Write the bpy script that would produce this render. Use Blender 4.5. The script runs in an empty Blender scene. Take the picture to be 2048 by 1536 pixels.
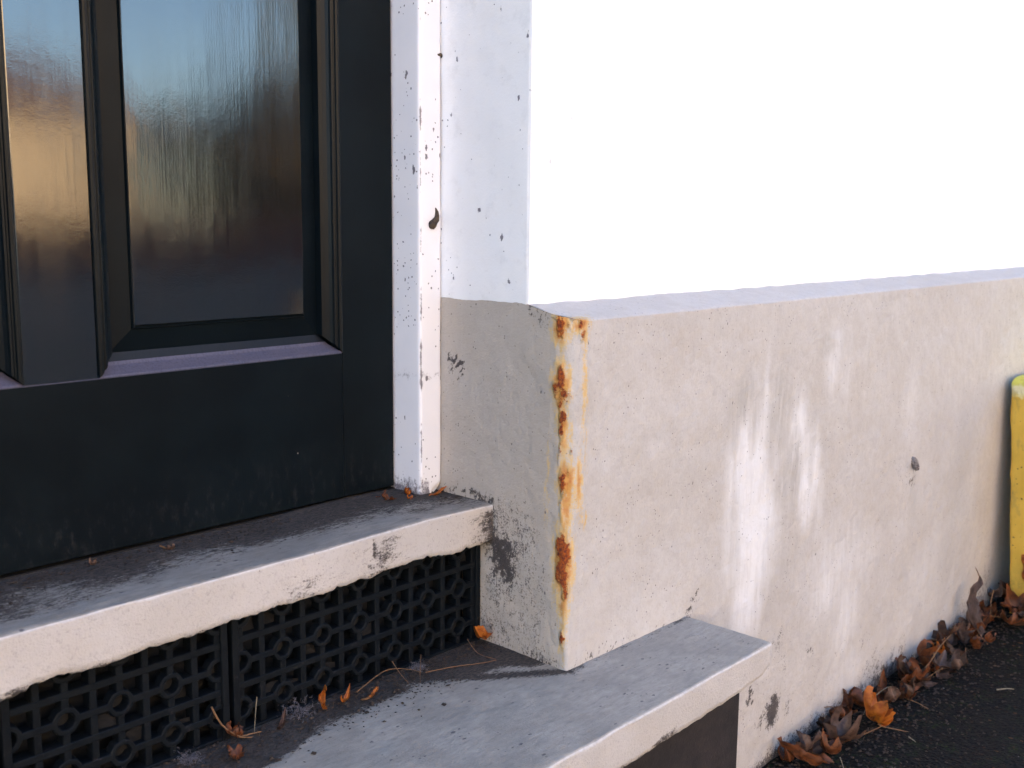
import bpy, bmesh, math, random
import numpy as np
from mathutils import Vector, Matrix, Euler
random.seed(7)
sc = bpy.context.scene
COL = sc.collection
R = math.radians

# ------------------------------------------------------------------ camera
cam_d = bpy.data.cameras.new('camera')
cam = bpy.data.objects.new('camera', cam_d); COL.objects.link(cam); sc.camera = cam
yaw, pitch, roll = .8239, -.1535, .0101
fw = Vector((math.sin(yaw)*math.cos(pitch), math.cos(yaw)*math.cos(pitch), math.sin(pitch)))
rt = Vector((math.cos(yaw), -math.sin(yaw), 0)); up = rt.cross(fw)
r2 = rt*math.cos(roll) + up*math.sin(roll); u2 = up*math.cos(roll) - rt*math.sin(roll)
cam.matrix_world = Matrix(((r2.x, u2.x, -fw.x, -.8885), (r2.y, u2.y, -fw.y, -.7338), (r2.z, u2.z, -fw.z, .5087), (0, 0, 0, 1)))
cam_d.sensor_width = 36; cam_d.lens = 36*2131.6/2048
cam_d.clip_start = .02; cam_d.clip_end = 2000
cam_d.dof.use_dof = True; cam_d.dof.focus_distance = 1.25; cam_d.dof.aperture_fstop = 11

# ------------------------------------------------------------------ sky, sun, exposure
SUN_EL, SUN_AZ = 15.5, 40          # azimuth measured from +Y (behind the house) towards +X
w = bpy.data.worlds.new('World'); sc.world = w; w.use_nodes = True
nt = w.node_tree
sky = nt.nodes.new('ShaderNodeTexSky'); sky.sky_type = 'NISHITA'; sky.sun_disc = False
sky.sun_elevation = R(SUN_EL); sky.sun_rotation = R(SUN_AZ)
sky.air_density = 1.0; sky.dust_density = .2; sky.ozone_density = 4.2
bg = nt.nodes['Background']; bg.inputs['Strength'].default_value = .13
nt.links.new(sky.outputs[0], bg.inputs['Color'])
sd = bpy.data.lights.new('sun', 'SUN'); sd.energy = 5; sd.angle = R(.5); sd.color = (1, .85, .66)
sun = bpy.data.objects.new('sun', sd); COL.objects.link(sun)
sdir = Vector((math.sin(R(SUN_AZ))*math.cos(R(SUN_EL)), math.cos(R(SUN_AZ))*math.cos(R(SUN_EL)), math.sin(R(SUN_EL))))
sun.rotation_euler = sdir.to_track_quat('Z', 'Y').to_euler()
vs = sc.view_settings
vs.view_transform = 'Standard'; vs.look = 'None'; vs.gamma = 1; vs.use_curve_mapping = False
vs.exposure = 3.03
vs.use_white_balance = True; vs.white_balance_temperature = 7750; vs.white_balance_tint = 17
cy = sc.cycles
cy.use_denoising = True
cy.max_bounces = 5; cy.diffuse_bounces = 3; cy.glossy_bounces = 3
cy.use_adaptive_sampling = True; cy.adaptive_threshold = .02
cy.sample_clamp_indirect = 6

# ------------------------------------------------------------------ numpy noise
def _h(i, j, seed):
    n = (i.astype(np.int64)*374761393 + j.astype(np.int64)*668265263 + seed*144269504) & 0x7fffffff
    n = ((n ^ (n >> 13))*1274126177) & 0x7fffffff
    return ((n ^ (n >> 16)) & 0xffff)/65535.0
def vn(x, y, seed=0):
    x = np.asarray(x, float); y = np.asarray(y, float)
    x, y = np.broadcast_arrays(x, y)
    i = np.floor(x); j = np.floor(y); fx = x-i; fy = y-j
    fx = fx*fx*(3-2*fx); fy = fy*fy*(3-2*fy)
    a = _h(i, j, seed); b = _h(i+1, j, seed); c = _h(i, j+1, seed); d = _h(i+1, j+1, seed)
    return (a*(1-fx)+b*fx)*(1-fy) + (c*(1-fx)+d*fx)*fy
def fbm(x, y, seed=0, o=4):
    r = 0; a = .5
    for k in range(o):
        r = r + a*vn(np.asarray(x)*2**k, np.asarray(y)*2**k, seed+k*17); a *= .5
    return r

# ------------------------------------------------------------------ materials
class NT:
    def __init__(s, name):
        s.m = bpy.data.materials.new(name); s.m.use_nodes = True
        s.t = s.m.node_tree; s.b = s.t.nodes['Principled BSDF']
        s._co = None
    def n(s, typ, **kw):
        o = s.t.nodes.new('ShaderNode'+typ)
        for k, v in kw.items():
            if k in o.inputs.keys() if isinstance(k, str) else False: o.inputs[k].default_value = v
            else: setattr(o, k, v)
        return o
    def l(s, a, b): s.t.links.new(a, b)
    @property
    def co(s):
        if s._co is None: s._co = s.n('TexCoord').outputs['Object']
        return s._co
    def mapped(s, scale, rot=(0, 0, 0), loc=(0, 0, 0)):
        m = s.n('Mapping'); s.l(s.co, m.inputs[0])
        m.inputs['Scale'].default_value = scale if hasattr(scale, '__len__') else (scale,)*3
        m.inputs['Rotation'].default_value = rot; m.inputs['Location'].default_value = loc
        return m.outputs[0]
    def noise(s, scale, detail=4, rough=.55, loc=(0, 0, 0), dist=0):
        o = s.n('TexNoise'); s.l(s.mapped(scale, loc=loc), o.inputs['Vector'])
        o.inputs['Scale'].default_value = 1; o.inputs['Detail'].default_value = detail
        o.inputs['Roughness'].default_value = rough; o.inputs['Distortion'].default_value = dist
        return o.outputs['Fac']
    def voro(s, scale, loc=(0, 0, 0)):
        o = s.n('TexVoronoi'); s.l(s.mapped(scale, loc=loc), o.inputs['Vector']); o.inputs['Scale'].default_value = 1
        return o
    def ramp(s, f, a, b, va=0., vb=1.):
        o = s.n('MapRange'); o.interpolation_type = 'SMOOTHSTEP'; s.l(f, o.inputs['Value'])
        for k, v in zip(('From Min', 'From Max', 'To Min', 'To Max'), (a, b, va, vb)): o.inputs[k].default_value = v
        return o.outputs[0]
    def math(s, op, a, b=None, clamp=False):
        o = s.n('Math'); o.operation = op; o.use_clamp = clamp
        for i, v in enumerate((a, b)):
            if v is None: continue
            if isinstance(v, (int, float)): o.inputs[i].default_value = v
            else: s.l(v, o.inputs[i])
        return o.outputs[0]
    def mix(s, f, a, b, mode='MIX'):
        o = s.n('Mix'); o.data_type = 'RGBA'; o.blend_type = mode; o.clamp_factor = True
        for sock, v in ((o.inputs[0], f), (o.inputs[6], a), (o.inputs[7], b)):
            if isinstance(v, (int, float)): sock.default_value = v
            elif isinstance(v, tuple): sock.default_value = (*v, 1)
            else: s.l(v, sock)
        return o.outputs[2]
    def attr(s, name):
        o = s.n('Attribute'); o.attribute_name = name; return o.outputs['Fac']
    def bump(s, h, strength=.3, dist=.002, prev=None):
        o = s.n('Bump'); o.inputs['Strength'].default_value = strength; o.inputs['Distance'].default_value = dist
        s.l(h, o.inputs['Height'])
        if prev is not None: s.l(prev, o.inputs['Normal'])
        return o.outputs[0]
    def done(s, col=None, rough=.6, normal=None, spec=.5, **kw):
        if col is not None:
            if isinstance(col, tuple): s.b.inputs['Base Color'].default_value = (*col, 1)
            else: s.l(col, s.b.inputs['Base Color'])
        if isinstance(rough, (int, float)): s.b.inputs['Roughness'].default_value = rough
        else: s.l(rough, s.b.inputs['Roughness'])
        if normal is not None: s.l(normal, s.b.inputs['Normal'])
        s.b.inputs['Specular IOR Level'].default_value = spec
        for k, v in kw.items(): s.b.inputs[k].default_value = v
        return s.m
    def specks(s, size, thr, dens_scale, dens_lo, dens_hi, loc=(0, 0, 0), stretch=(1, 1, 1)):
        v = s.voro(tuple(x/size for x in stretch), loc)
        sc3 = s.n('SeparateColor'); s.l(v.outputs['Color'], sc3.inputs[0])
        dd = s.math('ADD', v.outputs['Distance'], s.math('MULTIPLY', s.math('SUBTRACT', s.noise(2.2/size, 2, .6, loc=loc), .5), thr*1.6))
        dd = s.math('ADD', dd, s.math('MULTIPLY', s.math('POWER', sc3.outputs[1], .6), thr*.85))
        d = s.ramp(dd, thr*.8, thr*1.05, 1, 0)
        pick = s.math('GREATER_THAN', s.math('ADD', s.n_sep(v.outputs['Color']), s.ramp(s.noise(dens_scale, 3, loc=loc), dens_lo, dens_hi, -.5, .35)), .93)
        return s.math('MULTIPLY', d, pick)
    def n_sep(s, c):
        o = s.n('SeparateColor'); s.l(c, o.inputs[0]); return o.outputs[0]

BEIGE = (.495, .452, .412)
def m_plinth():
    s = NT('stone_grey_masonry_paint')
    n1 = s.noise(9, 2); n2 = s.noise(70, 3, .6)
    c = s.mix(s.ramp(n1, .3, .7), BEIGE, (.535, .497, .462))
    c = s.mix(s.ramp(n2, .35, .75, 0, .45), c, (.44, .39, .35))
    fg = s.noise(330, 3, .7); c = s.mix(s.ramp(fg, .52, .78, 0, .45), c, (.30, .26, .24)); c = s.mix(s.ramp(fg, .25, .45, .3, 0), c, (.60, .555, .52))
    c = s.mix(s.attr('reveal_tan'), c, (.44, .365, .295))  # tan tone over the reveal side
    # pale lime bloom and the grey runs above it
    st = s.noise((55, 55, 7), 3, .6); st2 = s.noise((130, 130, 14), 3, .6)
    wf = s.math('MULTIPLY', s.attr('bloom'), s.ramp(st, .2, .75, .6, 1.15))
    wf = s.math('MULTIPLY', wf, s.ramp(st2, .25, .7, .8, 1.05), True)
    c = s.mix(s.ramp(wf, .02, .95, 0, .85), c, (.78, .765, .76))
    gf = s.math('MULTIPLY', s.attr('run'), s.ramp(st2, .3, .6, .35, 1.5), True)
    c = s.mix(s.math('MULTIPLY', gf, .9), c, (.42, .385, .35))
    vs_ = s.ramp(s.noise((60, 60, 2.2), 3, .6, loc=(3, 1, 2)), .55, .75, 0, .07)
    c = s.mix(vs_, c, (.72, .70, .69))
    # dirt: patchy, broken by noise
    d = s.attr('dirt')
    nd = s.noise(95, 4, .72); nd2 = s.noise((260, 260, 90), 2, .7)
    nd3 = s.noise(430, 3, .75)
    df = s.ramp(s.math('ADD', s.math('MULTIPLY', d, .85), s.math('ADD', s.math('ADD', s.math('MULTIPLY', nd, .8), s.math('MULTIPLY', nd2, .5)), s.math('MULTIPLY', nd3, 1.3))), 1.56, 1.86)
    df = s.math('MULTIPLY', df, s.ramp(d, .02, .15))
    c = s.mix(s.math('MULTIPLY', df, .92), c, s.mix(s.ramp(nd3, .4, .6), (.020, .017, .020), (.055, .042, .04)))
    sp = s.specks(.0042, .30, 22, .38, .58)
    c = s.mix(s.math('MULTIPLY', sp, .7), c, (.10, .08, .085))
    sp2 = s.specks(.011, .13, 11, .4, .65, (5, 2, 1), (1, 1, .6))
    c = s.mix(s.math('MULTIPLY', sp2, .75), c, (.09, .075, .08))
    # rust
    h = s.attr('halo'); nr = s.noise(150, 5, .7); nr2 = s.noise((300, 300, 60), 4, .7)
    hf = s.ramp(s.math('ADD', h, s.math('ADD', s.math('MULTIPLY', s.math('SUBTRACT', nr2, .5), 1.3), s.math('ADD', s.math('MULTIPLY', s.math('SUBTRACT', nr, .5), .9), s.math('MULTIPLY', s.math('SUBTRACT', nd3, .5), .9)))), .10, .72)
    hf = s.math('MULTIPLY', hf, s.ramp(h, .02, .12))
    hcol = s.mix(s.ramp(nr, .35, .65), (.60, .27, .04), (.52, .15, .018))
    hcol = s.mix(s.ramp(h, .45, .95), (.66, .43, .17), hcol)
    c = s.mix(s.math('MULTIPLY', hf, .9), c, hcol)
    r = s.attr('rust')
    rf = s.ramp(s.math('ADD', r, s.math('MULTIPLY', s.math('SUBTRACT', nr, .5), 1.9)), .36, .66)
    rf = s.math('MULTIPLY', rf, s.ramp(r, .05, .2))
    rcol = s.mix(s.ramp(s.noise(330, 4, .7, loc=(1, 5, 2)), .38, .62), (.42, .088, .012), (.15, .032, .018))
    rcol = s.mix(s.ramp(s.math('ADD', r, s.math('MULTIPLY', nr2, .5)), 1.2, 1.5), rcol, (.045, .018, .018))
    c = s.mix(rf, c, rcol)
    b = s.bump(s.noise(85, 6, .72), .7, .0026)
    b = s.bump(s.math('MULTIPLY', nr, s.ramp(r, .1, .5)), .8, .004, b)
    return s.done(c, s.ramp(hf, 0, 1, .62, .85), b, .3)
def m_whitewall():
    s = NT('white_masonry_paint')
    n2 = s.noise(60, 5, .6); n3 = s.noise(420, 3)
    c = s.mix(s.ramp(s.noise(3, 3), .35, .7), (.90, .885, .875), (.87, .86, .86))
    c = s.mix(s.ramp(s.noise((9, 9, 1.2), 4), .55, .8, 0, .18), c, (.66, .69, .75))
    for i, (sz, th, sc_, lo, hi, st) in enumerate(((.0045, .34, 14, .12, .46, (1, 1, 1)), (.012, .28, 10, .14, .48, (1, 1, .6)))):
        c = s.mix(s.math('MULTIPLY', s.specks(sz, th, sc_, lo, hi, (i*3, 2, 1), st), s.attr('spk')), c, (.07, .06, .09))
    sm = s.ramp(s.noise(35, 5, .7, loc=(4, 4, 1)), .52, .72, 0, .22); c = s.mix(s.math('MULTIPLY', sm, s.attr('spk')), c, (.52, .50, .50))
    b = s.bump(s.math('ADD', n2, s.math('MULTIPLY', n3, .4)), .3, .0018)
    return s.done(c, .6, b, .3)
def m_frame():
    s = NT('white_gloss_frame_paint')
    c = s.mix(s.ramp(s.noise(20, 3), .35, .7), (.87, .86, .88), (.83, .83, .86))
    c = s.mix(s.math('MULTIPLY', s.specks(.005, .33, 14, .36, .58), .85), c, (.07, .06, .09))
    c = s.mix(s.math('MULTIPLY', s.specks(.012, .26, 9, .38, .58, (4, 1, 2), (1, 1, .55)), .85), c, (.06, .05, .07))
    d = s.attr('dirt')
    df = s.ramp(s.math('ADD', d, s.math('ADD', s.math('MULTIPLY', s.noise(120, 6, .7), .9), s.math('MULTIPLY', s.noise((380, 380, 200), 4, .7), .5))), 1.0, 1.3)
    df = s.math('MULTIPLY', df, s.ramp(d, .02, .15))
    c = s.mix(s.math('MULTIPLY', df, .85), c, (.07, .055, .075))
    b = s.bump(s.noise((260, 260, 12), 3), .12, .001)
    return s.done(c, .38, b, .4)
def m_door(name, rough, spec, coat, dull=0.):
    s = NT(name)
    br = s.noise((430, 430, 9), 4, .6); sag = s.noise((60, 60, 45), 3, .55); fine = s.noise(800, 2)
    c = s.mix(s.ramp(s.noise(14, 4), .3, .7), (.0016, .0042, .0062), (.003, .0068, .0092))
    # dust low on the door, thin scratches
    z = s.n('SeparateXYZ'); s.l(s.co, z.inputs[0])
    low = s.ramp(z.outputs['Z'], .17, .27, 1, 0)
    dust = s.math('MULTIPLY', low, s.ramp(s.noise((120, 120, 60), 5, .75), .5, .75))
    c = s.mix(s.math('MULTIPLY', dust, .22), c, (.075, .072, .075))
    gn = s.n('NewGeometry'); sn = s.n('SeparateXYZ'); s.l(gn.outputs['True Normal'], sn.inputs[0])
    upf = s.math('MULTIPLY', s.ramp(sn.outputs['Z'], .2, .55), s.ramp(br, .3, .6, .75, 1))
    c = s.mix(upf, c, (.105, .098, .135))  # bluish dust on up-facing slopes, with sky light mixed into the tint
    sp = s.specks(.012, .07, 8, .35, .7)
    c = s.mix(s.math('MULTIPLY', sp, .9), c, (.28, .24, .20))
    hgt = s.math('ADD', s.math('MULTIPLY', br, 1.0), s.math('MULTIPLY', sag, 1.5))
    b = s.bump(hgt, .04 if not dull else .06, .0012)
    b = s.bump(fine, .05, .0004, b)
    rg = s.math('ADD', s.math('MULTIPLY', s.noise((90, 90, 10), 4), .12), s.math('ADD', s.math('MULTIPLY', dust, .3), rough-.05))
    m = s.done(c, rg, b, spec)
    s.b.inputs['Coat Weight'].default_value = coat; s.b.inputs['Coat Roughness'].default_value = max(.05, rough*.6)
    s.b.inputs['IOR'].default_value = 1.55 if dull else 2.0
    s.l(b, s.b.inputs['Coat Normal'])
    return m
def m_step(name, dark, split_y, z_top):
    """painted riser, worn and dirty tread"""
    s = NT(name)
    n1 = s.noise(10, 4); n2 = s.noise((60, 160, 160), 5, .65); n3 = s.noise(500, 3)
    g = s.n('NewGeometry'); sep = s.n('SeparateXYZ'); s.l(g.outputs['True Normal'], sep.inputs[0])
    top = s.ramp(sep.outputs['Z'], .55, .85)
    c = s.mix(s.ramp(n1, .3, .7), (.475, .43, .39), (.535, .49, .455))
    fg = s.noise(260, 3, .7); c = s.mix(s.ramp(fg, .5, .78, 0, .5), c, (.27, .235, .22))
    t = s.mix(s.ramp(n2, .3, .7), dark, tuple(x*1.28 for x in dark))
    t = s.mix(s.ramp(s.noise((40, 130, 130), 6, .75, loc=(2, 2, 2)), .50, .72, 0, .55), t, tuple(x*.5 for x in dark))
    t = s.mix(s.ramp(s.noise(16, 4, .6, loc=(7, 2, 5)), .35, .65, 0, .5), t, tuple(x*.72 for x in dark))
    t = s.mix(s.math('MULTIPLY', s.specks(.006, .32, 14, .36, .56, (1, 2, 3), (.6, 1, 1)), .75), t, (.05, .045, .055))
    c = s.mix(top, c, t)
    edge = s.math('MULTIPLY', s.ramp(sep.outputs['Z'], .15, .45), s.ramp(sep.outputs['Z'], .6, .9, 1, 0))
    c = s.mix(s.math('MULTIPLY', s.math('MULTIPLY', edge, .55), s.ramp(s.noise(120, 4, .7, loc=(1, 9, 1)), .35, .6)), c, (.66, .63, .61))  # pale rim painted as a highlight along the rounded nosing
    sp = s.specks(.005, .25, 12, .42, .6); c = s.mix(s.math('MULTIPLY', sp, .7), c, (.12, .09, .09))
    d = s.attr('dirt')
    nd = s.noise((60, 150, 150), 6, .72); nd2 = s.noise((150, 420, 420), 4, .7)
    df = s.ramp(s.math('ADD', d, s.math('ADD', s.math('MULTIPLY', nd, .95), s.math('ADD', s.math('MULTIPLY', nd2, .65), s.math('MULTIPLY', s.noise(420, 3, .75), .6)))), 1.26, 1.58)
    dcol = s.mix(s.ramp(s.noise((180, 330, 330), 3, .7, loc=(5, 1, 1)), .4, .62), (.012, .010, .011), (.062, .044, .036))
    df = s.math('MULTIPLY', df, s.ramp(d, .02, .15))
    c = s.mix(s.math('MULTIPLY', df, .92), c, dcol)
    b = s.bump(s.math('ADD', s.math('MULTIPLY', n2, .6), s.math('MULTIPLY', n3, .6)), .6, .0022)
    b = s.bump(df, .35, .0015, b)
    return s.done(c, s.math('ADD', .6, s.math('MULTIPLY', df, .25)), b, .35)
def m_simple(name, col, col2, scale=40, rough=.7, bs=.3, bd=.002, spec=.4, sv=None):
    s = NT(name)
    c = s.mix(s.ramp(s.noise(sv or scale, 5, .65), .3, .7), col, col2)
    return s.done(c, rough, s.bump(s.noise(scale*6, 4, .65), bs, bd), spec)
def m_airbrick():
    s = NT('blue_black_air_brick')
    c = s.mix(s.ramp(s.noise(60, 5, .65), .3, .7), (.0018, .0034, .0052), (.004, .0065, .009))
    d = s.ramp(s.noise(130, 5, .75), .58, .7)
    z = s.n('SeparateXYZ'); s.l(s.co, z.inputs[0])
    d = s.math('MULTIPLY', d, s.ramp(z.outputs['Z'], .0, .11, .9, .15))
    c = s.mix(d, c, (.035, .03, .034))
    return s.done(c, .6, s.bump(s.noise(400, 3), .3, .001), .15)
def m_ground():
    s = NT('dark_mossy_asphalt')
    n = s.noise(160, 6, .75); v = s.voro(160)
    c = s.mix(s.ramp(n, .35, .7), (.0045, .004, .004), (.018, .015, .0135))
    m_ = s.math('MULTIPLY', s.ramp(s.noise(26, 5, .7), .5, .68), s.ramp(s.noise(240, 4, .7), .45, .62))
    c = s.mix(s.math('MULTIPLY', m_, .85), c, (.020, .038, .008))
    c = s.mix(s.ramp(s.noise(90, 5, .75, loc=(3, 3, 3)), .56, .68, 0, .8), c, (.040, .018, .010))
    c = s.mix(s.math('MULTIPLY', s.specks(.016, .16, 12, .4, .7, (0, 0, 0), (.6, 1, 1)), .8), c, (.30, .30, .30))
    c = s.mix(s.math('MULTIPLY', s.specks(.012, .3, 9, .4, .6, (4, 3, 0), (1, .6, 1)), .7), c, (.13, .06, .025))
    b = s.bump(v.outputs['Distance'], .8, .006); b = s.bump(n, .5, .004, b)
    return s.done(c, .95, b, .12)
def m_leaf(name, a, b_, rough=.55):
    s = NT(name)
    g = s.n('TexCoord').outputs['Generated']
    nn = s.n('TexNoise'); s.l(g, nn.inputs['Vector']); nn.inputs['Scale'].default_value = 5; nn.inputs['Detail'].default_value = 5
    c = s.mix(s.ramp(nn.outputs['Fac'], .35, .65), a, b_)
    n2 = s.n('TexNoise'); s.l(g, n2.inputs['Vector']); n2.inputs['Scale'].default_value = 14; n2.inputs['Detail'].default_value = 4
    c = s.mix(s.ramp(n2.outputs['Fac'], .58, .72, 0, .8), c, tuple(x*.25 for x in b_))
    ve = s.attr('vein'); c = s.mix(s.math('MULTIPLY', ve, .5), c, tuple(min(1, x*1.6+.03) for x in a))
    bu = s.bump(n2.outputs['Fac'], .3, .001)
    bu = s.bump(ve, .35, .001, bu)
    m = s.done(c, rough, bu, .4)
    tr = s.n('BsdfTranslucent'); s.l(c, tr.inputs[0])
    mx = s.n('MixShader'); mx.inputs[0].default_value = .18
    s.l(s.b.outputs[0], mx.inputs[1]); s.l(tr.outputs[0], mx.inputs[2])
    s.l(mx.outputs[0], s.t.nodes['Material Output'].inputs[0])
    return m
def m_yellow():
    s = NT('ochre_yellow_worn_paint')
    z = s.n('SeparateXYZ'); s.l(s.co, z.inputs[0])
    c = s.mix(s.ramp(s.noise(18, 4), .35, .7), (.70, .415, .065), (.62, .36, .05))
    topf = s.ramp(s.math('ADD', z.outputs['Z'], s.math('MULTIPLY', s.noise(60, 4), .03)), .472, .484)
    c = s.mix(topf, c, (.66, .60, .12))
    cap = s.math('MULTIPLY', topf, s.ramp(s.math('ADD', z.outputs['Z'], s.math('MULTIPLY', s.noise(70, 4, loc=(1, 1, 1)), .02)), .488, .496, 1, 0))
    c = s.mix(cap, c, (.74, .66, .40))
    low = s.ramp(z.outputs['Z'], 0, .12, .8, 0)
    c = s.mix(s.math('MULTIPLY', low, s.ramp(s.noise(50, 5, .7), .4, .65)), c, (.12, .11, .03))
    c = s.mix(s.math('MULTIPLY', s.specks(.008, .3, 14, .36, .58), .85), c, (.05, .035, .02))
    c = s.mix(s.ramp(s.noise((40, 40, 18), 5, .7, loc=(2, 2, 2)), .52, .7, 0, .55), c, (.34, .23, .06))
    return s.done(c, .6, s.bump(s.noise((120, 120, 60), 5, .65), .3, .003), .35)

M = dict(plinth=m_plinth(), white=m_whitewall(), frame=m_frame(),
    gloss=m_door('black_gloss_door_paint', .09, .5, 0), dull=m_door('black_dull_door_paint', .40, .10, 0, 1.),
    bead=m_door('black_semi_gloss_moulding_paint', .36, .14, 0, 1.), dusty=None,
    upstep=m_step('painted_upper_step', (.252, .228, .203), .2, .174), lowstep=m_step('painted_lower_step', (.305, .275, .240), 0, 0),
    air=m_airbrick(), void=m_simple('cavity_shade', (.004, .004, .005), (.008, .007, .007)),  # void: near-black colour stands for the shade inside the vent openings
    soot=m_simple('sooty_dust', (.003, .003, .0035), (.008, .007, .007), 120, .9),
    mortar=m_simple('dark_brown_mortar', (.030, .020, .015), (.065, .042, .028), 90),
    riser=m_simple('dark_brown_riser', (.010, .008, .009), (.024, .017, .017), 50, .7),
    ground=m_ground(), yellow=m_yellow(),
    fluff=m_simple('grey_dust_fluff', (.07, .065, .075), (.16, .15, .17), 300, .9),
    stem=m_simple('dry_stem', (.15, .07, .03), (.22, .11, .05), 200, .6), pale_stem=m_simple('pale_dry_stem', (.18, .14, .09), (.27, .22, .15), 200, .6),
    mud=m_simple('dark_cocoon', (.018, .014, .016), (.10, .065, .035), 160, .7),
    grit=m_simple('dark_crumbs', (.014, .011, .011), (.055, .034, .022), 120, .8),
    bark=m_simple('rust_stub', (.30, .26, .24), (.05, .03, .03), 200, .6),
    tile=m_simple('brown_roof_tile', (.115, .060, .042), (.085, .042, .03), 6, .8, .5, .02), pale=m_simple('cream_render', (.72, .62, .46), (.66, .56, .40), 3, .8),  # pale: even cream base colour
    tan=m_simple('tan_render', (.40, .335, .235), (.34, .28, .19), 3, .8),  # even tan base colour
    brick=m_simple('red_brown_brick', (.24, .065, .035), (.17, .05, .03), 8, .85), glass=m_simple('window_glass', (.02, .025, .03), (.03, .035, .04), 5, .08),
    wood=m_simple('white_window_paint', (.75, .75, .73), (.68, .68, .66), 20, .5), road=m_simple('asphalt_road', (.045, .045, .048), (.06, .06, .06), 30, .85),
    hedge=m_simple('olive_brown_foliage', (.050, .036, .010), (.065, .036, .012), 12, .8), trunk=m_simple('tree_bark', (.06, .045, .03), (.09, .07, .05), 20, .9),
    kerb=m_simple('kerb_stone', (.26, .25, .24), (.32, .31, .30), 20, .8), red=m_simple('red_paint', (.30, .02, .02), (.25, .018, .02), 5, .3))
LEAFM = [m_leaf('leaf_bright_orange', (.42, .115, .012), (.27, .055, .006)), m_leaf('leaf_rust_brown', (.165, .045, .012), (.075, .020, .007)),
    m_leaf('leaf_dull_brown', (.075, .030, .014), (.035, .014, .008)), m_leaf('leaf_grey_brown', (.13, .072, .052), (.065, .034, .024)),
    m_leaf('leaf_yellow_green', (.30, .26, .045), (.17, .16, .03))]

# ------------------------------------------------------------------ object helpers
def link(name, me, mat=None, parent=None, smooth=True, **props):
    o = bpy.data.objects.new(name, me); COL.objects.link(o)
    if mat is not None and not me.materials: me.materials.append(mat)
    if parent is not None: o.parent = parent
    if smooth:
        me.polygons.foreach_set('use_smooth', [True]*len(me.polygons))
    for k, v in props.items(): o[k] = v
    return o
def empty(name, loc=(0, 0, 0), **props):
    o = bpy.data.objects.new(name, None); COL.objects.link(o); o.location = loc; o.empty_display_size = .1
    for k, v in props.items(): o[k] = v
    return o
def mesh(name, V, F):
    me = bpy.data.meshes.new(name); me.from_pydata([tuple(v) for v in V], [], [tuple(f) for f in F]); me.validate(); me.update(); return me
def fattr(me, name, vals):
    a = me.attributes.new(name, 'FLOAT', 'POINT'); a.data.foreach_set('value', np.asarray(vals, dtype=np.float32).ravel())
def grid_faces(nr, nc, off=0, flip=False):
    F = []
    for i in range(nr-1):
        for j in range(nc-1):
            a = off+i*nc+j
            F.append((a, a+1, a+nc+1, a+nc) if not flip else (a, a+nc, a+nc+1, a+1))
    return F
class Box:
    """collects bevelled boxes into one mesh"""
    def __init__(s): s.bm = bmesh.new()
    def add(s, x0, x1, y0, y1, z0, z1):
        r = bmesh.ops.create_cube(s.bm, size=1)
        bmesh.ops.scale(s.bm, vec=(x1-x0, y1-y0, z1-z0), verts=r['verts'])
        bmesh.ops.translate(s.bm, vec=((x0+x1)/2, (y0+y1)/2, (z0+z1)/2), verts=r['verts']); return s
    def done(s, name, mat, parent=None, bevel=0, **kw):
        if bevel: bmesh.ops.bevel(s.bm, geom=s.bm.edges[:], offset=bevel, segments=2, affect='EDGES', profile=.5)
        me = bpy.data.meshes.new(name); s.bm.to_mesh(me); s.bm.free()
        return link(name, me, mat, parent, smooth=False, **kw)
def box(name, mat, parent, x0, x1, y0, y1, z0, z1, bevel=0, **kw):
    return Box().add(x0, x1, y0, y1, z0, z1).done(name, mat, parent, bevel, **kw)
def blobs(L, s, z, seed, wob=.35, soft=1.0):
    out = np.zeros_like(s)
    k = wob/.35; ws = s + (fbm(s*90*k, z*60*k, seed, 4)-.5)*.006*k; wz = z + (fbm(s*90*k, z*60*k, seed+5, 4)-.5)*.008*k*k
    for (a, b, ra, rb, wgt) in L:
        q = ((ws-a)/(ra*1.35))**2 + ((wz-b)/(rb*1.35))**2
        out = np.maximum(out, wgt*np.clip(1.25-q**.5, 0, 1)**soft)
    return out

# ================================================================== SETTING
GZ = -.3003
V = []; gx = np.concatenate([[-300, -60, -12, -4], np.linspace(-1.6, 3.2, 161), [6, 14, 60, 300]])
gy = np.concatenate([[-300, -80, -30, -12, -2.6], np.linspace(-1.3, .1, 48), [1, 6, 40, 300]])
X, Y = np.meshgrid(gx, gy)
near = np.clip(1-np.abs(X-.8)/2.6, 0, 1)*np.clip(1-np.abs(Y+.5)/.9, 0, 1)
Z = GZ + near*((fbm(X*7, Y*7, 3)-.5)*.012 + (fbm(X*40, Y*40, 9)-.5)*.008)
link('ground', mesh('ground', np.stack([X, Y, Z], -1).reshape(-1, 3), grid_faces(len(gy), len(gx))), M['ground'], kind='structure')
box('road', M['road'], None, -200, 200, -10.5, -2.8, GZ-.09, GZ+.006, kind='structure')
box('kerb', M['kerb'], None, -200, 200, -2.8, -2.66, GZ-.1, GZ+.10, .012, kind='structure')
box('kerb', M['kerb'], None, -200, 200, -10.64, -10.5, GZ-.1, GZ+.10, .012, kind='structure')

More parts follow.
